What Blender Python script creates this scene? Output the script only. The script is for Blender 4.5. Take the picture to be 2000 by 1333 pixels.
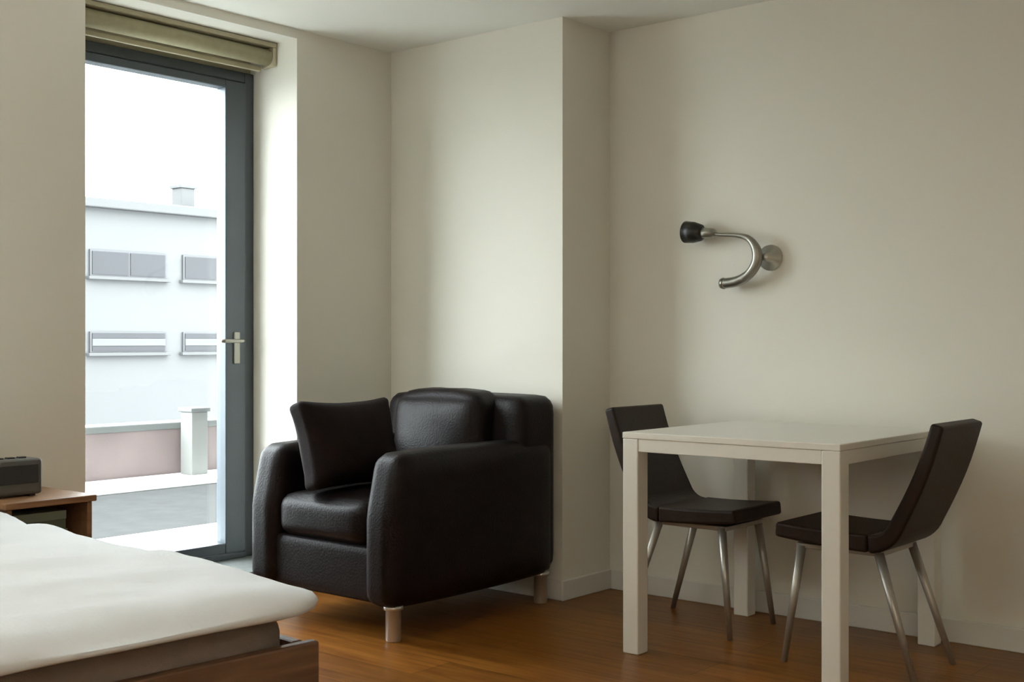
import bpy, bmesh, math, random
from mathutils import Vector, Matrix, noise
random.seed(7)
S = bpy.context.scene
COL = S.collection
for o in list(bpy.data.objects):
    bpy.data.objects.remove(o, do_unlink=True)

# ------------------------------------------------------------------ camera
CAM_H = 1.08
F_PX = 2400.0
YAW = math.atan2(2000.0, 2400.0)          # angle between view axis and world +X
cam_d = bpy.data.cameras.new('camera')
cam_d.sensor_width = 36.0
cam_d.lens = 36.0 * F_PX / 2000.0
cam_d.clip_start = 0.02
cam_d.clip_end = 500
cam = bpy.data.objects.new('camera', cam_d)
COL.objects.link(cam)
cam.location = (0, 0, CAM_H)
cam.rotation_euler = (math.pi / 2, 0, YAW - math.pi / 2)
S.camera = cam

# ------------------------------------------------------------------ world / light
W = bpy.data.worlds.new('overcast_sky')
S.world = W
W.use_nodes = True
bg = W.node_tree.nodes['Background']
bg.inputs['Color'].default_value = (0.92, 0.98, 1.03, 1)
bg.inputs['Strength'].default_value = 17.0

S.view_settings.view_transform = 'Standard'
S.view_settings.look = 'None'
S.view_settings.gamma = 1.0
S.view_settings.use_curve_mapping = False
S.view_settings.exposure = 0.0

FILL_W = 50.0                 # warm fill lamp added unseen behind the camera (built at the end)
FILL_COL = (1.0, 0.89, 0.76)
FILL2_W = 54.0                 # second fill lamp added unseen beside the bed
FILL2_COL = (0.99, 1.0, 1.0)
CEIL = 2.43
XR = 4.40        # right wall
YW = 4.12        # window wall
YP = 3.11        # front of the pier
XP = 4.06        # side of the pier
OX0, OX1 = 2.48, 3.49    # window opening
YG = 4.435       # glazing plane
HEAD = 2.39
SILL = 0.12
XL, YB = -1.7, -1.9

def portal(name, loc, rot, sx, sy):
    l = bpy.data.lights.new(name, 'AREA')
    l.shape = 'RECTANGLE'; l.size = sx; l.size_y = sy
    l.cycles.is_portal = True
    o = bpy.data.objects.new(name, l)
    o.location = loc; o.rotation_euler = rot
    COL.objects.link(o)
    return o
portal('window_portal', ((OX0 + OX1) / 2, YG + 0.12, 1.2), (-math.pi / 2, 0, 0), 1.0, 2.2)

# ------------------------------------------------------------------ materials
def new_mat(name):
    m = bpy.data.materials.new(name)
    m.use_nodes = True
    nt = m.node_tree
    return m, nt, nt.nodes['Principled BSDF']

def mat(name, col, rough=0.6, metal=0.0, var=0.06, scale=6.0, bump=0.0, bscale=60.0, spec=0.5, sheen=0.0):
    m, nt, b = new_mat(name)
    N = nt.nodes; L = nt.links
    tc = N.new('ShaderNodeTexCoord')
    nz = N.new('ShaderNodeTexNoise'); nz.inputs['Scale'].default_value = scale
    nz.inputs['Detail'].default_value = 4
    L.new(tc.outputs['Object'], nz.inputs['Vector'])
    r = N.new('ShaderNodeValToRGB')
    a = [max(0, c * (1 - var)) for c in col]; c2 = [min(1, c * (1 + var)) for c in col]
    r.color_ramp.elements[0].position = 0.3; r.color_ramp.elements[1].position = 0.7
    r.color_ramp.elements[0].color = (*a, 1); r.color_ramp.elements[1].color = (*c2, 1)
    L.new(nz.outputs['Fac'], r.inputs['Fac'])
    L.new(r.outputs['Color'], b.inputs['Base Color'])
    b.inputs['Roughness'].default_value = rough
    b.inputs['Metallic'].default_value = metal
    b.inputs['Specular IOR Level'].default_value = spec
    b.inputs['Sheen Weight'].default_value = sheen
    if bump:
        n2 = N.new('ShaderNodeTexNoise'); n2.inputs['Scale'].default_value = bscale
        n2.inputs['Detail'].default_value = 3
        L.new(tc.outputs['Object'], n2.inputs['Vector'])
        bp = N.new('ShaderNodeBump'); bp.inputs['Strength'].default_value = bump
        bp.inputs['Distance'].default_value = 0.01
        L.new(n2.outputs['Fac'], bp.inputs['Height'])
        L.new(bp.outputs['Normal'], b.inputs['Normal'])
    return m

def wood_mat(name, c1, c2, rough, axis='X', plank_w=0.0, plank_l=1.2, gscale=9.0, spec=0.5):
    m, nt, b = new_mat(name)
    N = nt.nodes; L = nt.links
    tc = N.new('ShaderNodeTexCoord')
    mp = N.new('ShaderNodeMapping')
    sc = {'X': (1, 14, 14), 'Y': (14, 1, 14), 'Z': (14, 14, 1)}[axis]
    mp.inputs['Scale'].default_value = sc
    L.new(tc.outputs['Object'], mp.inputs['Vector'])
    nz = N.new('ShaderNodeTexNoise'); nz.inputs['Scale'].default_value = gscale * 0.3
    nz.inputs['Detail'].default_value = 6; nz.inputs['Distortion'].default_value = 0.6
    L.new(mp.outputs['Vector'], nz.inputs['Vector'])
    r = N.new('ShaderNodeValToRGB')
    r.color_ramp.elements[0].position = 0.3; r.color_ramp.elements[1].position = 0.72
    r.color_ramp.elements[0].color = (*c1, 1); r.color_ramp.elements[1].color = (*c2, 1)
    L.new(nz.outputs['Fac'], r.inputs['Fac'])
    out = r.outputs['Color']
    if plank_w:
        br = N.new('ShaderNodeTexBrick')
        br.inputs['Scale'].default_value = 1.0
        br.inputs['Brick Width'].default_value = plank_l
        br.inputs['Row Height'].default_value = plank_w
        br.inputs['Mortar Size'].default_value = 0.0015
        br.inputs['Color1'].default_value = (0.82, 0.82, 0.82, 1)
        br.inputs['Color2'].default_value = (1.1, 1.1, 1.1, 1)
        br.inputs['Mortar'].default_value = (0.3, 0.3, 0.3, 1)
        mp2 = N.new('ShaderNodeMapping')
        if axis == 'Y':
            mp2.inputs['Rotation'].default_value = (0, 0, math.pi / 2)
        L.new(tc.outputs['Object'], mp2.inputs['Vector'])
        L.new(mp2.outputs['Vector'], br.inputs['Vector'])
        mx = N.new('ShaderNodeMix'); mx.data_type = 'RGBA'; mx.blend_type = 'MULTIPLY'
        mx.inputs['Factor'].default_value = 1.0
        L.new(out, mx.inputs['A']); L.new(br.outputs['Color'], mx.inputs['B'])
        out = mx.outputs['Result']
    L.new(out, b.inputs['Base Color'])
    b.inputs['Specular IOR Level'].default_value = spec
    b.inputs['Roughness'].default_value = rough
    return m

def glass_mat(name, tint=(1, 1, 1), rough=0.0):
    m = bpy.data.materials.new(name); m.use_nodes = True
    nt = m.node_tree; N = nt.nodes; L = nt.links
    N.remove(N['Principled BSDF'])
    t = N.new('ShaderNodeBsdfTransparent'); t.inputs['Color'].default_value = (*tint, 1)
    g = N.new('ShaderNodeBsdfGlossy'); g.inputs['Roughness'].default_value = rough
    lw = N.new('ShaderNodeLayerWeight'); lw.inputs['Blend'].default_value = 0.5
    pw = N.new('ShaderNodeMath'); pw.operation = 'POWER'; pw.inputs[1].default_value = 5.0
    f = N.new('ShaderNodeMath'); f.operation = 'MULTIPLY_ADD'
    f.inputs[1].default_value = 0.6; f.inputs[2].default_value = 0.03
    L.new(lw.outputs['Facing'], pw.inputs[0]); L.new(pw.outputs[0], f.inputs[0])
    mx = N.new('ShaderNodeMixShader')
    L.new(f.outputs[0], mx.inputs['Fac'])
    L.new(t.outputs['BSDF'], mx.inputs[1]); L.new(g.outputs['BSDF'], mx.inputs[2])
    L.new(mx.outputs['Shader'], N['Material Output'].inputs['Surface'])
    return m

M = {}
M['wall'] = mat('wall_paint', (0.805, 0.787, 0.705), 0.75, var=0.012, scale=1.5, bump=0.03, bscale=220, spec=0.25)
M['ceiling'] = mat('ceiling_paint', (0.90, 0.90, 0.83), 0.8, var=0.01, scale=1.5, bump=0.02, bscale=220, spec=0.2)
M['floor'] = wood_mat('floor_oak', (0.15, 0.048, 0.007), (0.28, 0.11, 0.018), 0.34, 'Y', 0.19, 1.4, spec=0.2)
M['skirting'] = mat('skirting_paint', (0.74, 0.73, 0.68), 0.45, var=0.015)
M['frame'] = mat('anthracite_aluminium', (0.085, 0.10, 0.115), 0.38, 0.3, var=0.05)
M['stone'] = mat('grey_stone_step', (0.14, 0.15, 0.145), 0.5, var=0.15, scale=20, bump=0.1)
M['whitestone'] = mat('white_sill_stone', (0.82, 0.83, 0.82), 0.5, var=0.05, scale=12)
M['glass'] = glass_mat('window_glass', (0.96, 0.98, 0.97))
M['blind'] = mat('olive_blind_fabric', (0.36, 0.33, 0.21), 0.8, var=0.06, scale=30, bump=0.1, bscale=300)
M['blindcase'] = mat('blind_case', (0.46, 0.42, 0.29), 0.6, var=0.04)
M['leather'] = mat('black_brown_leather', (0.0055, 0.0022, 0.0024), 0.47, var=0.25, scale=14, bump=0.18, bscale=130, spec=0.22)
M['cushion'] = mat('brown_cushion_fabric', (0.009, 0.004, 0.0035), 0.85, var=0.2, scale=20, bump=0.25, bscale=260, spec=0.2)
M['chrome'] = mat('brushed_chrome', (0.68, 0.67, 0.64), 0.32, 0.75, var=0.03)
M['tablewhite'] = mat('white_lacquer', (0.80, 0.78, 0.71), 0.32, var=0.012)
M['chairleather'] = mat('espresso_leather', (0.020, 0.010, 0.005), 0.5, var=0.2, scale=14, bump=0.12, bscale=120, spec=0.25)
M['chairmetal'] = mat('grey_metal_leg', (0.42, 0.40, 0.36), 0.38, 0.7, var=0.04)
M['linen'] = mat('white_bed_linen', (0.82, 0.86, 0.91), 0.85, var=0.02, scale=5, bump=0.12, bscale=90, spec=0.2, sheen=0.1)
M['mattress'] = mat('taupe_mattress_ticking', (0.27, 0.21, 0.18), 0.9, var=0.08, scale=25, bump=0.15, bscale=250)
M['bedwood'] = wood_mat('walnut_bed_frame', (0.11, 0.055, 0.03), (0.22, 0.12, 0.07), 0.45, 'X')
M['standwood'] = wood_mat('walnut_nightstand', (0.20, 0.10, 0.045), (0.33, 0.18, 0.09), 0.45, 'X')
M['darkplastic'] = mat('dark_grey_plastic', (0.085, 0.080, 0.072), 0.5, var=0.06)
M['screen'] = mat('clock_face', (0.03, 0.03, 0.032), 0.2, var=0.03)
M['bookgreen'] = mat('grey_green_book_cover', (0.20, 0.24, 0.18), 0.6, var=0.08)
M['bookdark'] = mat('dark_green_book_cover', (0.085, 0.11, 0.075), 0.6, var=0.08)
M['paper'] = mat('book_pages', (0.62, 0.60, 0.50), 0.9, var=0.06, scale=80)
M['lampmetal'] = mat('satin_nickel', (0.30, 0.29, 0.25), 0.35, 0.9, var=0.04)
M['lampblack'] = mat('black_lamp_shade', (0.012, 0.011, 0.008), 0.4, var=0.1)
M['plate'] = mat('lamp_wall_plate', (0.50, 0.49, 0.44), 0.35, 0.8, var=0.03)
M['deck'] = mat('grey_terrace_decking', (0.045, 0.045, 0.044), 0.9, var=0.1, scale=8, bump=0.1, spec=0.05)
M['post'] = mat('pale_post_paint', (0.20, 0.20, 0.19), 0.8, var=0.04, spec=0.1)
M['brick'] = mat('pinkish_parapet_render', (0.22, 0.175, 0.17), 0.8, spec=0.1, var=0.08, scale=3, bump=0.1)
M['coping'] = mat('grey_coping', (0.12, 0.125, 0.12), 0.7, var=0.08)
M['facade'] = mat('pale_facade_render', (0.09, 0.09, 0.09), 0.85, var=0.02, scale=0.4)
M['facade2'] = mat('cornice_stone', (0.075, 0.075, 0.075), 0.85, var=0.03, scale=0.5)
M['farglass'] = mat('far_window_glass', (0.020, 0.020, 0.023), 0.7, var=0.1, scale=0.8)
M['farframe'] = mat('far_window_frame', (0.05, 0.05, 0.053), 0.6, var=0.03)
M['street'] = mat('street_asphalt', (0.16, 0.16, 0.16), 0.9, var=0.1, scale=0.3)
M['opal'] = mat('fill_lamp_glass', (0.85, 0.83, 0.78), 0.4, var=0.01)

# ------------------------------------------------------------------ helpers
def link(o, parent=None):
    COL.objects.link(o)
    if parent is not None:
        o.parent = parent
    return o

def from_bm(name, bm, m, parent=None, smooth=False):
    me = bpy.data.meshes.new(name)
    bmesh.ops.recalc_face_normals(bm, faces=bm.faces)
    bm.to_mesh(me); bm.free()
    me.materials.append(m if not isinstance(m, str) else M[m])
    if smooth:
        for p in me.polygons:
            p.use_smooth = True
    o = bpy.data.objects.new(name, me)
    return link(o, parent)

def add_box(bm, x0, x1, y0, y1, z0, z1, bev=0.0, seg=2):
    b2 = bmesh.new()
    bmesh.ops.create_cube(b2, size=1)
    for v in b2.verts:
        v.co = Vector(((x0 + x1) / 2 + v.co.x * (x1 - x0), (y0 + y1) / 2 + v.co.y * (y1 - y0), (z0 + z1) / 2 + v.co.z * (z1 - z0)))
    if bev:
        bmesh.ops.bevel(b2, geom=b2.edges[:], offset=bev, segments=seg, affect='EDGES', profile=0.5)
    me = bpy.data.meshes.new('tmp'); b2.to_mesh(me); b2.free()
    bm.from_mesh(me); bpy.data.meshes.remove(me)

def box(name, x0, x1, y0, y1, z0, z1, m, parent=None, bev=0.0, seg=2):
    bm = bmesh.new()
    add_box(bm, x0, x1, y0, y1, z0, z1, bev, seg)
    return from_bm(name, bm, m, parent)

def soft(name, x0, x1, y0, y1, z0, z1, r, m, parent=None, n=12, puff=(0, 0, 0), amp=0.0, fscale=6.0, warp=None):
    """rounded, optionally puffed box"""
    bm = bmesh.new()
    bmesh.ops.create_cube(bm, size=2)
    bmesh.ops.subdivide_edges(bm, edges=bm.edges[:], cuts=n, use_grid_fill=True)
    c = Vector(((x0 + x1) / 2, (y0 + y1) / 2, (z0 + z1) / 2))
    h = Vector(((x1 - x0) / 2, (y1 - y0) / 2, (z1 - z0) / 2))
    inner = [max(1e-4, h[i] - r) for i in range(3)]
    off = random.random() * 50
    for v in bm.verts:
        u = v.co.copy()
        # push samples towards the rim so that the radius is resolved
        w = Vector([math.copysign(abs(k) ** 0.75, k) for k in u])
        p = Vector([w[i] * h[i] for i in range(3)])
        q = Vector([max(-inner[i], min(inner[i], p[i])) for i in range(3)])
        d = p - q
        if d.length > 1e-7:
            p = q + d.normalized() * r
        for i in range(3):
            if puff[i]:
                j, k = (i + 1) % 3, (i + 2) % 3
                p[i] += puff[i] * (1 - u[j] ** 2) * (1 - u[k] ** 2) * u[i]
        if amp:
            nv = noise.noise_vector((p + c) * fscale + Vector((off, off, off)))
            p += nv * amp
        p += c
        if warp:
            p = warp(p)
        v.co = p
    return from_bm(name, bm, m, parent, smooth=True)

def tube(name, pts, rad, m, parent=None, seg=12, caps=True, bm=None, sub=6):
    """smooth tube through points; rad scalar or list"""
    P = [Vector(p) for p in pts]
    if len(P) > 2 and sub > 1:
        Q = []
        for i in range(len(P) - 1):
            p0 = P[max(0, i - 1)]; p1 = P[i]; p2 = P[i + 1]; p3 = P[min(len(P) - 1, i + 2)]
            for s in range(sub):
                t = s / sub
                Q.append(0.5 * ((2 * p1) + (p2 - p0) * t + (2 * p0 - 5 * p1 + 4 * p2 - p3) * t * t + (3 * p1 - p0 - 3 * p2 + p3) * t ** 3))
        Q.append(P[-1])
    else:
        Q = P
    n = len(Q)
    def R(i):
        if not isinstance(rad, (list, tuple)):
            return rad
        f = i / (n - 1) * (len(rad) - 1); k = min(int(f), len(rad) - 2)
        return rad[k] + (rad[k + 1] - rad[k]) * (f - k)
    b = bm or bmesh.new()
    rings = []
    up = None
    for i, p in enumerate(Q):
        d = (Q[min(n - 1, i + 1)] - Q[max(0, i - 1)]).normalized()
        if up is None:
            up = Vector((0, 0, 1)) if abs(d.z) < 0.9 else Vector((1, 0, 0))
        s = d.cross(up).normalized(); up = s.cross(d).normalized()
        rings.append([b.verts.new(p + (s * math.cos(a) + up * math.sin(a)) * R(i)) for a in [2 * math.pi * k / seg for k in range(seg)]])
    for i in range(n - 1):
        for k in range(seg):
            b.faces.new((rings[i][k], rings[i][(k + 1) % seg], rings[i + 1][(k + 1) % seg], rings[i + 1][k]))
    if caps:
        b.faces.new(rings[0][::-1]); b.faces.new(rings[-1])
    if bm:
        return None
    o = from_bm(name, b, m, parent)
    for p in o.data.polygons:
        p.use_smooth = len(p.vertices) == 4
    return o

def lathe(name, prof, origin, axis, m, parent=None, seg=28, smooth=True):
    """prof: list of (radius, distance along axis)"""
    ax = Vector(axis).normalized()
    s = ax.orthogonal().normalized(); t = ax.cross(s)
    o0 = Vector(origin)
    bm = bmesh.new(); rings = []
    for r, z in prof:
        rings.append([bm.verts.new(o0 + ax * z + (s * math.cos(a) + t * math.sin(a)) * max(r, 1e-5)) for a in [2 * math.pi * k / seg for k in range(seg)]])
    for i in range(len(rings) - 1):
        for k in range(seg):
            bm.faces.new((rings[i][k], rings[i][(k + 1) % seg], rings[i + 1][(k + 1) % seg], rings[i + 1][k]))
    bm.faces.new(rings[0][::-1]); bm.faces.new(rings[-1])
    return from_bm(name, bm, m, parent, smooth)

def prism(name, poly, axis, a0, a1, m, parent=None, bev=0.0, smooth=False):
    """extrude a 2D polygon; axis 'X': poly is (y,z)"""
    bm = bmesh.new()
    def P(u, v, a):
        return {'X': (a, u, v), 'Y': (u, a, v), 'Z': (u, v, a)}[axis]
    A = [bm.verts.new(P(u, v, a0)) for u, v in poly]
    B = [bm.verts.new(P(u, v, a1)) for u, v in poly]
    n = len(poly)
    bm.faces.new(A); bm.faces.new(B[::-1])
    for i in range(n):
        bm.faces.new((A[i], B[i], B[(i + 1) % n], A[(i + 1) % n]))
    if bev:
        bmesh.ops.recalc_face_normals(bm, faces=bm.faces)
        bmesh.ops.bevel(bm, geom=[e for e in bm.edges if abs(e.calc_face_angle(0)) > 0.6], offset=bev, segments=3, affect='EDGES', profile=0.5)
    o = from_bm(name, bm, m, parent, smooth)
    return o

def empty(name, loc, rotz=0.0):
    o = bpy.data.objects.new(name, None)
    o.empty_display_size = 0.1
    o.location = loc; o.rotation_euler = (0, 0, rotz)
    return link(o)

def tag(o, label=None, cat=None, group=None, kind=None):
    if label: o['label'] = label
    if cat: o['category'] = cat
    if group: o['group'] = group
    if kind: o['kind'] = kind
    return o

def struct(o, label=None):
    o['kind'] = 'structure'
    if label: o['label'] = label
    return o

# ------------------------------------------------------------------ room shell
T = 0.2
struct(box('floor', XL - T, XR + T, YB - T, YW, -0.1, 0.0, 'floor'), 'warm brown wooden floor of the room')
struct(box('ceiling', XL - T, XR + T, YB - T, YG + 0.1, CEIL, CEIL + 0.15, 'ceiling'), 'plain white ceiling of the room')
struct(box('wall_right', XR, XR + T, YB - T, YP, 0, CEIL, 'wall'), 'long cream wall behind the dining table')
struct(box('wall_pier', XP, XR + T, YP, YG + 0.25, 0, CEIL, 'wall'), 'cream wall pier jutting out beside the armchair')
bm = bmesh.new()
add_box(bm, XL - T, OX0, YW, YG + 0.06, 0, CEIL)
add_box(bm, OX1, XP, YW, YG + 0.06, 0, CEIL)
add_box(bm, OX0, OX1, YW, YG + 0.06, HEAD, CEIL)
struct(from_bm('wall_window', bm, 'wall'), 'cream wall holding the tall glazed door')
struct(box('wall_left', XL - T, XL, YB, YW, 0, CEIL, 'wall'), 'cream wall on the far side of the bed')
struct(box('wall_back', XL - T, XR, YB - T, YB, 0, CEIL, 'wall'), 'cream wall behind the camera')
BH, BT = 0.085, 0.014
def skirt(name, x0, x1, y0, y1, label):
    struct(box(name, x0, x1, y0, y1, 0, BH, 'skirting', None, 0.004), label)
skirt('baseboard_right', XR - BT, XR, YB, YP - BT, 'pale skirting board along the right wall')
skirt('baseboard_pier', XP - BT, XR, YP - BT, YP, 'pale skirting board on the front of the pier')
skirt('baseboard_pier_side', XP - BT, XP, YP, YW, 'pale skirting board along the side of the pier')
skirt('baseboard_window', OX1 + 0.002, XP - BT, YW - BT, YW, 'pale skirting board beside the glazed door')
skirt('baseboard_left', XL, OX0 - 0.002, YW - BT, YW, 'pale skirting board behind the bed')

# raised step in the window reveal
struct(box('trim_1', OX0, OX1, YW - 0.02, YG + 0.06, 0, SILL, 'stone', None, 0.008), 'grey stone step inside the window reveal')

# glazed door
win = empty('window_1', ((OX0 + OX1) / 2, YG, SILL)); struct(win, 'tall glazed terrace door in a dark grey frame')
def wbox(name, x0, x1, y0, y1, z0, z1, m, parent=win, bev=0.004):
    ox, oy, oz = win.location
    return box(name, x0 - ox, x1 - ox, y0 - oy, y1 - oy, z0 - oz, z1 - oz, m, parent, bev)
TOPF = 2.275
wbox('header_panel', OX0, OX1, YG, YG + 0.05, TOPF, HEAD, 'blindcase')
wbox('frame_jamb', OX0, OX0 + 0.05, YG - 0.02, YG + 0.06, SILL, TOPF, 'frame')
wbox('frame_jamb', OX1 - 0.05, OX1, YG - 0.02, YG + 0.06, SILL, TOPF, 'frame')
wbox('frame_head', OX0 + 0.05, OX1 - 0.05, YG - 0.02, YG + 0.06, TOPF - 0.045, TOPF, 'frame')
wbox('threshold', OX0 + 0.05, OX1 - 0.05, YG - 0.03, YG + 0.06, SILL, SILL + 0.025, 'frame')
leaf = wbox('door_stile', OX1 - 0.165, OX1 - 0.056, YG - 0.035, YG + 0.03, SILL + 0.03, TOPF - 0.05, 'frame')
wbox('door_stile', OX0 + 0.056, OX0 + 0.14, YG - 0.035, YG + 0.03, SILL + 0.03, TOPF - 0.05, 'frame')
wbox('door_rail', OX0 + 0.14, OX1 - 0.165, YG - 0.035, YG + 0.03, TOPF - 0.085, TOPF - 0.05, 'frame')
wbox('door_rail', OX0 + 0.14, OX1 - 0.165, YG - 0.035, YG + 0.03, SILL + 0.03, SILL + 0.075, 'frame')
wbox('pane', OX0 + 0.135, OX1 - 0.16, YG - 0.004, YG + 0.004, SILL + 0.07, TOPF - 0.08, 'glass', win, 0)
# lever handle on the stile
hx, hy, hz = OX1 - 0.108 - win.location.x, -0.035, 1.05 - SILL
hd = box('handle', hx - 0.016, hx + 0.016, hy - 0.008, hy, hz - 0.07, hz + 0.07, 'lampmetal', win, 0.003)
bmh = bmesh.new()
tube('', [(hx, hy - 0.008, hz + 0.03), (hx, hy - 0.045, hz + 0.03), (hx - 0.02, hy - 0.052, hz + 0.03), (hx - 0.12, hy - 0.052, hz + 0.03)], 0.009, None, bm=bmh, seg=10, sub=4)
from_bm('lever', bmh, 'lampmetal', hd, True)

# roller blind
bl = empty('roller_blind', ((OX0 + OX1) / 2, 4.26, 2.28))
tag(bl, 'rolled-up olive roller blind above the glazed door', 'blind')
hw = (OX1 - OX0) / 2 - 0.004
box('head_rail', -hw, hw, -0.012, 0.10, 0.088, 0.108, 'blindcase', bl, 0.004)
bmb = bmesh.new()
tube('', [(-hw + 0.02, 0.03, 0.048), (hw - 0.02, 0.03, 0.048)], 0.036, None, bm=bmb, seg=20)
from_bm('fabric_roll', bmb, 'blind', bl, True)
for sx in (-1, 1):
    box('end_bracket', min(sx * hw, sx * (hw - 0.018)), max(sx * hw, sx * (hw - 0.018)), -0.010, 0.075, 0.004, 0.088, 'blindcase', bl, 0.004)
box('hem_bar', -hw + 0.03, hw - 0.03, 0.058, 0.072, -0.012, 0.012, 'blindcase', bl, 0.004)

# ------------------------------------------------------------------ outside
struct(box('terrace', -3, 9, YG + 0.06, 8.0, -0.3, 0.07, 'deck'), 'grey terrace outside the glazed door')
struct(box('trim_2', OX0, OX1, YG + 0.06, YG + 0.24, 0.085, 0.115, 'whitestone', None, 0.006), 'white outer sill of the glazed door')
struct(box('bounce_paving', -3, 9, YG + 0.06, 5.55, 0.07, 0.085, 'whitestone', None, 0.003), 'pale slab added outside the glazed door to bounce light indoors')  # added slab, throws skylight up onto the ceiling
struct(box('sunlit_strip', -3, 9, 7.2, 7.75, 0.07, 0.10, 'whitestone', None, 0.005), 'sunlit strip of the terrace put in as white stone')  # sunlight on the deck edge, painted as a white strip
par = empty('parapet', (3, 7.85, 0.07)); tag(par, 'low pinkish parapet wall at the edge of the terrace', 'wall')
box('wall_face', -6, 6, -0.09, 0.09, 0, 0.36, 'brick', par, 0.004)
box('coping', -6, 6, -0.12, 0.12, 0.36, 0.41, 'coping', par, 0.008)
post = empty('terrace_post', (5.46, 7.6, 0.10)); tag(post, 'pale square post standing at the terrace parapet', 'post')
box('shaft', -0.07, 0.07, -0.07, 0.07, 0, 0.46, 'post', post, 0.006)
box('cap', -0.085, 0.085, -0.085, 0.085, 0.46, 0.49, 'coping', post, 0.006)
struct(box('ground', -120, 160, 8.2, 160, -9.3, -9.0, 'street'), 'street level far below the terrace')

def facade(name, Y, X0, X1, zb, zt, label, wins, m='facade', chimneys=()):
    b = empty(name, ((X0 + X1) / 2, Y, zb)); tag(b, label, 'building')
    ox = (X0 + X1) / 2
    # wall as a band grid around the openings is overkill: solid body, recessed windows stand in boxes
    box('body', X0 - ox, X1 - ox, 0.0, 10, 0, zt - zb, m, b)
    box('cornice', X0 - ox - 0.15, X1 - ox + 0.15, -0.25, 10.15, zt - zb, zt - zb + 0.25, 'facade2', b, 0.03)
    for (x0, x1, z0, z1, kind) in wins:
        w = box('window', x0 - ox, x1 - ox, -0.06, 0.04, z0 - zb, z1 - zb, 'farframe', b, 0.01)
        cx = (x0 + x1) / 2 - ox
        if kind == 'bar':
            zm = (z0 + z1) / 2 - zb
            box('pane', x0 - ox + 0.06, x1 - ox - 0.06, -0.08, -0.05, zm + 0.10, z1 - zb - 0.04, 'farglass', w)
            box('pane', x0 - ox + 0.06, x1 - ox - 0.06, -0.08, -0.05, z0 - zb + 0.04, zm - 0.10, 'farglass', w)
            box('blind_panel', x0 - ox + 0.06, x1 - ox - 0.06, -0.09, -0.05, zm - 0.09, zm + 0.09, 'facade', w)
        else:
            box('pane', x0 - ox + 0.06, cx - 0.03, -0.08, -0.05, z0 - zb + 0.05, z1 - zb - 0.05, 'farglass', w)
            box('pane', cx + 0.03, x1 - ox - 0.06, -0.08, -0.05, z0 - zb + 0.05, z1 - zb - 0.05, 'farglass', w)
        box('window_sill', x0 - ox - 0.08, x1 - ox + 0.08, -0.16, 0.0, z0 - zb - 0.08, z0 - zb, 'facade2', b, 0.01)
    for (x, y, wd, h) in chimneys:
        c = box('chimney', x - wd / 2 - ox, x + wd / 2 - ox, y, y + wd, zt - zb + 0.25, zt - zb + 0.25 + h, 'facade2', b, 0.02)
        box('chimney_cap', x - wd / 2 - ox - 0.05, x + wd / 2 - ox + 0.05, y - 0.05, y + wd + 0.05, zt - zb + 0.25 + h, zt - zb + 0.33 + h, 'facade2', c, 0.01)
    return b
ws = []
for (x0, x1) in ((12.3, 14.3), (14.75, 16.6), (16.95, 19.2), (19.72, 21.9), (22.4, 24.4), (24.9, 26.9)):
    ws.append((x0, x1, 2.72, 3.40, 'plain'))
    ws.append((x0, x1, 0.78, 1.32, 'bar'))
    ws.append((x0, x1, -2.0, -1.2, 'plain'))
    ws.append((x0, x1, -4.6, -3.6, 'plain'))
facade('apartment_building', 28.0, 10, 34, -9, 4.45, 'pale apartment block seen through the glazed door', ws, chimneys=((20.35, 0.6, 0.45, 0.6), (16.2, 2.0, 0.9, 0.5)))

# our own house goes on above, below and beside the room
bm = bmesh.new()
add_box(bm, -14, 20, YW + 0.02, YG + 0.06, CEIL + 0.15, 11.0)
add_box(bm, -14, XL - T, YW + 0.02, YG + 0.06, -9, CEIL + 0.15)
add_box(bm, XR + T, 20, YW + 0.02, YG + 0.06, -9, CEIL + 0.15)
add_box(bm, XL - T, XR + T, YW + 0.02, YG + 0.06, -9, -0.31)
struct(from_bm('wall_outer', bm, 'facade'), 'outer wall of the house around the room')

# ------------------------------------------------------------------ bed
BX0, BX1, BY0, BY1 = 0.26, 1.86, 2.05, 4.02
BED_ROT = math.radians(-4)
bed = empty('bed', ((BX0 + BX1) / 2, (BY0 + BY1) / 2, 0), BED_ROT)
tag(bed, 'low double bed with walnut frame and taupe mattress', 'bed')
bw, bl2 = (BX1 - BX0) / 2, (BY1 - BY0) / 2
box('footboard', -bw + 0.01, bw - 0.01, -bl2 + 0.03, -bl2 + 0.06, 0.12, 0.43, 'bedwood', bed, 0.006)
for sx in (-1, 1):
    x0, x1 = sorted((sx * (bw - 0.03), sx * (bw - 0.06)))
    box('side_rail', x0, x1, -bl2 + 0.06, bl2 - 0.05, 0.12, 0.43, 'bedwood', bed, 0.006)
box('headboard', -bw, bw, bl2 - 0.05, bl2 + 0.0, 0.12, 0.80, 'bedwood', bed, 0.01)
for sx in (-1, 1):
    for sy in (-1, 1):
        box('leg', sx * (bw - 0.09) - 0.03, sx * (bw - 0.09) + 0.03, sy * (bl2 - 0.12) - 0.03, sy * (bl2 - 0.12) + 0.03, 0, 0.14, 'bedwood', bed, 0.004)
soft('mattress', -bw + 0.065, bw - 0.065, -bl2 + 0.065, bl2 - 0.055, 0.20, 0.50, 0.05, 'mattress', bed, n=10)

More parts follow.
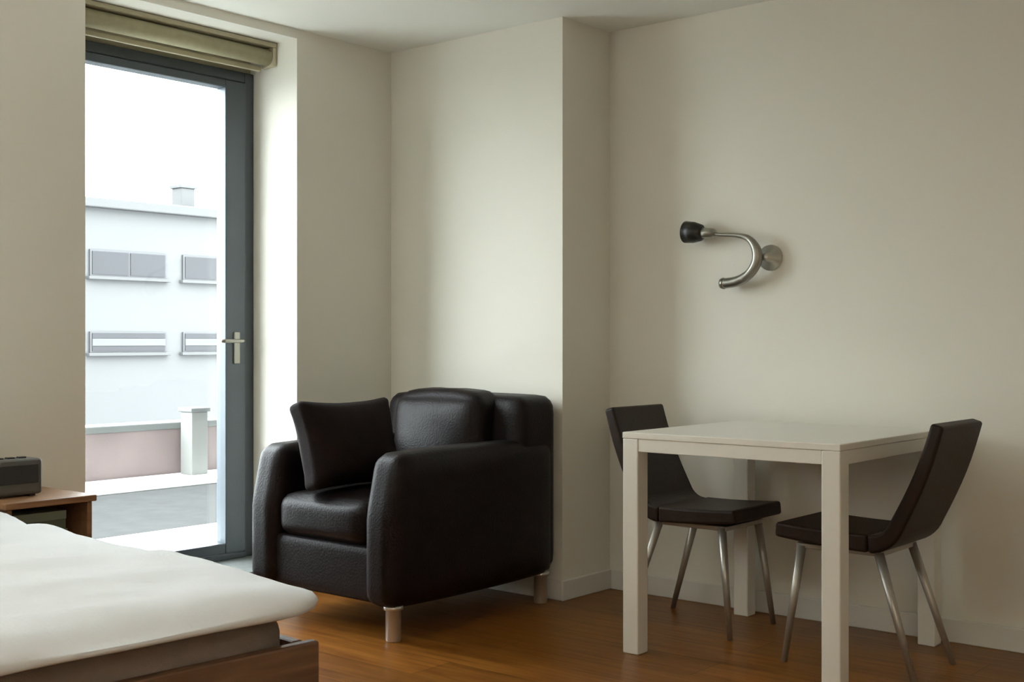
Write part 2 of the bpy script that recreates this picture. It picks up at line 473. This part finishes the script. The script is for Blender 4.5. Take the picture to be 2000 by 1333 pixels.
def make_duvet():
    bm = bmesh.new()
    cx, cy = 0.0, -0.045
    hx, hy = bw + 0.02, bl2 - 0.015
    R = 0.17
    NT, NS = 220, 46
    def boundary(a):
        # rounded rectangle support by ray marching
        dx, dy = math.cos(a), math.sin(a)
        lo, hi = 0.0, 3.0
        for _ in range(30):
            m_ = (lo + hi) / 2
            px, py = abs(dx * m_), abs(dy * m_)
            qx, qy = px - (hx - R), py - (hy - R)
            inside = (max(qx, 0) ** 2 + max(qy, 0) ** 2) ** 0.5 + min(max(qx, qy), 0) < R
            if inside: lo = m_
            else: hi = m_
        return dx * lo, dy * lo
    rows = []
    top = 0.555
    prof = [(i / NS, None) for i in range(1, NS + 1)]
    Bd = [boundary(2 * math.pi * k / NT) for k in range(NT)]
    for s, _ in prof:
        row = []
        s2 = s ** 0.8
        for k in range(NT):
            bx, by = Bd[k]
            x, y = bx * s2, by * s2
            edge = max(0.0, (s2 - 0.90) / 0.10)
            z = top - 0.028 * edge ** 2.2
            n1 = noise.noise(Vector((x * 2.2, y * 5.5, 1.3)))
            n2 = noise.noise(Vector((x * 6 + 3, y * 9, 4.1)))
            z += 0.016 * n1 + 0.007 * n2
            w = 0.010 * noise.noise(Vector((x * 7, y * 7, 8.0))) * s2
            row.append(bm.verts.new((cx + x * (1 + w), cy + y * (1 + w), z)))
        rows.append(row)
    # skirt going down and in underneath
    for (dz, sc) in ((-0.008, 1.004), (-0.018, 1.001), (-0.024, 0.985), (-0.022, 0.93)):
        rows.append([bm.verts.new((cx + Bd[k][0] * sc, cy + Bd[k][1] * sc, top - 0.028 + dz + 0.004 * noise.noise(Vector((k * 0.13, 0, sc))))) for k in range(NT)])
    c0 = bm.verts.new((cx, cy, top)); c1 = bm.verts.new((cx, cy, 0.505))
    for k in range(NT):
        bm.faces.new((c0, rows[0][k], rows[0][(k + 1) % NT]))
        bm.faces.new((c1, rows[-1][(k + 1) % NT], rows[-1][k]))
    for i in range(len(rows) - 1):
        for k in range(NT):
            bm.faces.new((rows[i][k], rows[i + 1][k], rows[i + 1][(k + 1) % NT], rows[i][(k + 1) % NT]))
    o = from_bm('duvet', bm, 'linen', None, True)
    o.location = ((BX0 + BX1) / 2, (BY0 + BY1) / 2, 0); o.rotation_euler = (0, 0, BED_ROT)
    return o
tag(make_duvet(), 'rumpled white duvet spread over the bed', 'duvet')

# ------------------------------------------------------------------ nightstand
NX0, NX1, NY0, NY1, NZ = 1.965, 2.265, 3.72, 4.08, 0.565
ns = empty('nightstand', ((NX0 + NX1) / 2, (NY0 + NY1) / 2, 0))
tag(ns, 'small open walnut nightstand between the bed and the glazed door', 'nightstand')
nw, nd = (NX1 - NX0) / 2, (NY1 - NY0) / 2
box('top', -nw - 0.012, nw + 0.012, -nd - 0.01, nd, NZ - 0.022, NZ, 'standwood', ns, 0.004)
for sx in (-1, 1):
    x0, x1 = sorted((sx * nw, sx * (nw - 0.018)))
    box('side_panel', x0, x1, -nd, nd, 0.0, NZ - 0.022, 'standwood', ns, 0.003)
box('back_panel', -nw + 0.018, nw - 0.018, nd - 0.012, nd, 0.05, NZ - 0.022, 'standwood', ns)
box('shelf', -nw + 0.018, nw - 0.018, -nd + 0.01, nd - 0.012, 0.37, 0.388, 'standwood', ns, 0.002)
box('shelf', -nw + 0.018, nw - 0.018, -nd + 0.01, nd - 0.012, 0.06, 0.078, 'standwood', ns, 0.002)
def book(x0, x1, y0, y1, z0, z1, m, label):
    b = empty('book', ((x0 + x1) / 2, (y0 + y1) / 2, z0)); tag(b, label, 'book', 'books in the nightstand')
    w, d, h = (x1 - x0) / 2, (y1 - y0) / 2, z1 - z0
    box('page_block', -w + 0.004, w - 0.004, -d + 0.002, d - 0.004, 0.003, h - 0.003, 'paper', b)
    bmk = bmesh.new()
    add_box(bmk, -w, w, -d, d, 0, 0.003); add_box(bmk, -w, w, -d, d, h - 0.003, h); add_box(bmk, -w, w, -d - 0.002, -d + 0.001, 0, h)
    from_bm('cover', bmk, m, b)
book(1.99, 2.205, 3.76, 3.99, 0.388, 0.424, 'bookdark', 'dark green book lowest in the nightstand stack')
book(1.995, 2.20, 3.765, 3.98, 0.424, 0.455, 'bookgreen', 'pale green book second from the bottom of the nightstand stack')
book(1.99, 2.19, 3.76, 3.97, 0.455, 0.488, 'bookdark', 'dark green book second from the top of the nightstand stack')
book(1.992, 2.195, 3.765, 3.975, 0.488, 0.516, 'bookgreen', 'pale green book topmost in the nightstand stack')
ck = empty('clock_radio', (2.06, 3.88, NZ)); tag(ck, 'dark grey clock radio on top of the nightstand', 'clock')
box('case', -0.09, 0.09, -0.05, 0.05, 0.006, 0.125, 'darkplastic', ck, 0.012, 3)
box('display', -0.072, 0.072, -0.053, -0.049, 0.045, 0.105, 'screen', ck, 0.001)
for q in (-0.04, 0, 0.04):
    box('button', q - 0.012, q + 0.012, -0.012, 0.012, 0.122, 0.130, 'screen', ck, 0.002)
for sx in (-1, 1):
    box('foot', sx * 0.06 - 0.01, sx * 0.06 + 0.01, -0.035, 0.035, 0, 0.008, 'screen', ck)

# ------------------------------------------------------------------ armchair (faces -X)
AX0, AX1, AY0, AY1 = 3.05, 4.04, 3.10, 3.90
ac = empty('armchair', ((AX0 + AX1) / 2, (AY0 + AY1) / 2, 0))
tag(ac, 'bulky black leather armchair on chrome legs against the pier', 'armchair')
ax, ay = (AX1 - AX0) / 2, (AY1 - AY0) / 2
LEG = 0.125
AW = 0.15
soft('base', -ax + 0.03, ax - 0.03, -ay + 0.02, ay - 0.02, LEG, 0.34, 0.03, 'leather', ac, n=8)
def arm_warp(p):
    # the front of the arm leans back a little towards its top
    k = max(0.0, (p.z - 0.45) / 0.22)
    f = max(0.0, min(1.0, (-p.x) / ax))
    return Vector((p.x + 0.05 * k * f, p.y, p.z))
for sy in (-1, 1):
    y0, y1 = sorted((sy * ay, sy * (ay - AW)))
    soft('arm', -ax, ax - 0.04, y0, y1, LEG, 0.672, 0.05, 'leather', ac, n=14, puff=(0.0, 0.012, 0.012), warp=arm_warp)
def back_warp(p):
    k = max(0.0, (p.z - 0.3))
    return Vector((p.x + 0.10 * k * max(0, 1 - (p.x - 0.17) / 0.31), p.y, p.z))
soft('backrest', 0.20, ax, -ay + 0.012, ay - 0.012, LEG + 0.005, 0.855, 0.06, 'leather', ac, n=14, puff=(0.0, 0.0, 0.006), warp=back_warp)
soft('back_cushion', 0.08, 0.30, -ay + AW + 0.005, ay - AW - 0.005, 0.47, 0.865, 0.07, 'leather', ac, n=14, puff=(0.03, 0, 0.02), amp=0.006, fscale=9, warp=back_warp)
soft('seat_cushion', -ax + 0.02, 0.16, -ay + AW + 0.004, ay - AW - 0.004, 0.33, 0.492, 0.05, 'leather', ac, n=14, puff=(0.012, 0, 0.018), amp=0.003, fscale=8)
for sx in (-1, 1):
    for sy in (-1, 1):
        lathe('leg', [(0.026, 0), (0.028, 0.006), (0.028, LEG - 0.012), (0.036, LEG - 0.010), (0.036, LEG + 0.005)], (sx * (ax - 0.07), sy * (ay - 0.055), 0), (0, 0, 1), 'chrome', ac, 20)

# loose cushion leaning on the far arm
cu = soft('throw_cushion', -0.235, 0.235, -0.05, 0.05, -0.175, 0.175, 0.03, 'cushion', None, n=16, puff=(0, 0.05, 0), amp=0.004, fscale=8,
          warp=lambda p: Vector((p.x * (1 - 0.10 * (1 - (p.z / 0.175) ** 2)), p.y, p.z * (1 - 0.10 * (1 - (p.x / 0.235) ** 2)))))
cu.rotation_euler = (math.radians(-18), 0, math.radians(-2))
cu.location = (3.295, 3.585, 0.680)
tag(cu, 'dark brown square cushion leaning inside the armchair', 'cushion')

# ------------------------------------------------------------------ dining table
TX0, TX1, TY0, TY1, TZ = 3.515, 4.345, 1.627, 2.432, 0.765
tb = empty('dining_table', ((TX0 + TX1) / 2, (TY0 + TY1) / 2, 0))
tag(tb, 'small square white dining table on four square legs', 'table')
tx, ty = (TX1 - TX0) / 2, (TY1 - TY0) / 2
box('tabletop', -tx, tx, -ty, ty, TZ - 0.022, TZ, 'tablewhite', tb, 0.003)
LW = 0.064
for sx in (-1, 1):
    for sy in (-1, 1):
        x0, x1 = sorted((sx * tx - sx * 0.001, sx * (tx - LW)))
        y0, y1 = sorted((sy * ty - sy * 0.001, sy * (ty - LW)))
        box('leg', x0, x1, y0, y1, 0, TZ - 0.022, 'tablewhite', tb, 0.004)
for sy in (-1, 1):
    y0, y1 = sorted((sy * (ty - 0.004), sy * (ty - 0.024)))
    box('apron', -tx + LW, tx - LW, y0, y1, TZ - 0.066, TZ - 0.022, 'tablewhite', tb, 0.002)
for sx in (-1, 1):
    x0, x1 = sorted((sx * (tx - 0.004), sx * (tx - 0.024)))
    box('apron', x0, x1, -ty + LW, ty - LW, TZ - 0.066, TZ - 0.022, 'tablewhite', tb, 0.002)

# ------------------------------------------------------------------ dining chairs (built facing +Y, origin under the bend)
def make_chair():
    c = empty('dining_chair', (0, 0, 0))
    w = 0.18
    # backrest: bent slab, profile in (y, z)
    def slab(center, t0, t1):
        L_, R_ = [], []
        n = len(center)
        for i, (y, z) in enumerate(center):
            a = Vector(center[max(0, i - 1)]); b = Vector(center[min(n - 1, i + 1)])
            d = (b - a).normalized(); nn = Vector((-d.y, d.x))
            t = (t0 + (t1 - t0) * i / (n - 1)) / 2
            L_.append((y + nn.x * t, z + nn.y * t)); R_.append((y - nn.x * t, z - nn.y * t))
        return L_ + R_[::-1]
    cen = []
    for i in range(9):                      # bend
        a = math.radians(-90 - 68 * i / 8)
        cen.append((0.06 + 0.10 * math.cos(a), 0.528 + 0.10 * math.sin(a)))
    y0, z0 = cen[-1]
    dirv = Vector((-math.sin(math.radians(22)), math.cos(math.radians(22))))
    for i in range(1, 9):
        s = 0.355 * i / 8
        cen.append((y0 + dirv.x * s - 0.012 * math.sin(math.pi * i / 8), z0 + dirv.y * s))
    prism('backrest', slab(cen, 0.060, 0.042), 'X', -w, w, 'chairleather', c, 0.010)
    cs = [(0.062 + 0.325 * i / 8, 0.430 + 0.016 * (i / 8) ** 2) for i in range(9)]
    prism('seat', slab(cs, 0.060, 0.050), 'X', -w, w, 'chairleather', c, 0.010)
    box('seat_frame', -0.14, 0.14, 0.03, 0.33, 0.385, 0.402, 'chairmetal', c, 0.003)
    for sx in (-1, 1):
        tube('leg', [(sx * 0.135, 0.31, 0.395), (sx * 0.165, 0.36, 0.0)], [0.016, 0.010], 'chairmetal', c, 12)
        tube('leg', [(sx * 0.135, 0.04, 0.395), (sx * 0.165, -0.09, 0.0)], [0.016, 0.010], 'chairmetal', c, 12)
    return c
def dup(root):
    r = root.copy(); COL.objects.link(r)
    for ch in list(root.children):
        k = ch.copy(); COL.objects.link(k); k.parent = r
    return r
ch1 = make_chair()
ch2 = dup(ch1)
ch1.location = (3.93, 1.585, 0); ch1.rotation_euler = (0, 0, math.radians(0))
tag(ch1, 'dark brown leather chair tilting its back at the near end of the table', 'chair', 'dining chairs at the white table')
ch2.location = (4.075, 2.595, 0); ch2.rotation_euler = (0, 0, math.pi)
tag(ch2, 'dark brown leather chair at the table end beside the pier', 'chair', 'dining chairs at the white table')

# ------------------------------------------------------------------ wall lamp
wl = empty('wall_lamp', (XR, 2.35, 1.41)); tag(wl, 'swing-arm wall lamp with small black shade above the table', 'lamp')
lathe('wall_plate', [(0.050, 0), (0.052, 0.004), (0.050, 0.014), (0.02, 0.018), (0.016, 0.05), (0.0, 0.05)], (0, -0.02, 0.0), (-1, 0, 0), 'plate', wl)
# C-shaped arm, thick and flat towards its lower end
tube('arm', [(-0.055, 0.165, -0.098), (-0.058, 0.10, -0.092), (-0.060, 0.045, -0.066), (-0.060, 0.012, -0.02), (-0.060, 0.012, 0.03), (-0.060, 0.045, 0.075), (-0.062, 0.10, 0.092), (-0.066, 0.17, 0.098), (-0.070, 0.22, 0.106)],
     [0.021, 0.021, 0.020, 0.021, 0.020, 0.013, 0.009, 0.008, 0.008], 'lampmetal', wl, 14)
lathe('end_knob', [(0.0, 0), (0.020, 0.002), (0.024, 0.012), (0.020, 0.024), (0.0, 0.026)], (-0.055, 0.150, -0.098), (0, 1, 0), 'lampmetal', wl, 18)
ln = Vector((0.0, 1, 0.10))
sh = lathe('socket', [(0.010, 0), (0.020, 0.006), (0.022, 0.055), (0.018, 0.062)], (-0.070, 0.195, 0.104), ln, 'lampmetal', wl, 20)
sd = lathe('shade', [(0.020, 0), (0.034, 0.012), (0.043, 0.045), (0.045, 0.085), (0.042, 0.085), (0.038, 0.045), (0.0, 0.020)], (-0.070, 0.246, 0.109), ln, 'lampblack', wl, 24)

# ------------------------------------------------------------------ floor uplighters added outside the view as fill light
def uplighter(x, y, watts, col, label):  # unseen lamp added to lift the shaded walls
    cl = empty('fill_lamp', (x, y, 0)); tag(cl, label, 'lamp', 'added fill uplighters')
    lathe('base', [(0.14, 0), (0.14, 0.015), (0.03, 0.03), (0.012, 0.05)], (0, 0, 0), (0, 0, 1), 'lampmetal', cl)
    tube('pole', [(0, 0, 0.03), (0, 0, 1.66)], 0.012, 'lampmetal', cl)
    lathe('shade', [(0.02, 1.65), (0.10, 1.68), (0.17, 1.76), (0.166, 1.76), (0.098, 1.686), (0.02, 1.66)], (0, 0, 0), (0, 0, 1), 'opal', cl)
    pl = bpy.data.lights.new('fill_light', 'AREA')
    pl.shape = 'DISK'; pl.size = 0.24
    pl.energy = watts; pl.color = col
    plo = bpy.data.objects.new('fill_light', pl)
    plo.location = (0, 0, 1.74); plo.rotation_euler = (math.pi, 0, 0)
    link(plo, cl)
uplighter(-0.5, -1.0, FILL_W, FILL_COL, 'added floor uplighter with open bowl shade, unseen fill behind the camera')
uplighter(0.08, 3.45, FILL2_W, FILL2_COL, 'added floor uplighter with open bowl shade, unseen fill at the far side of the bed')
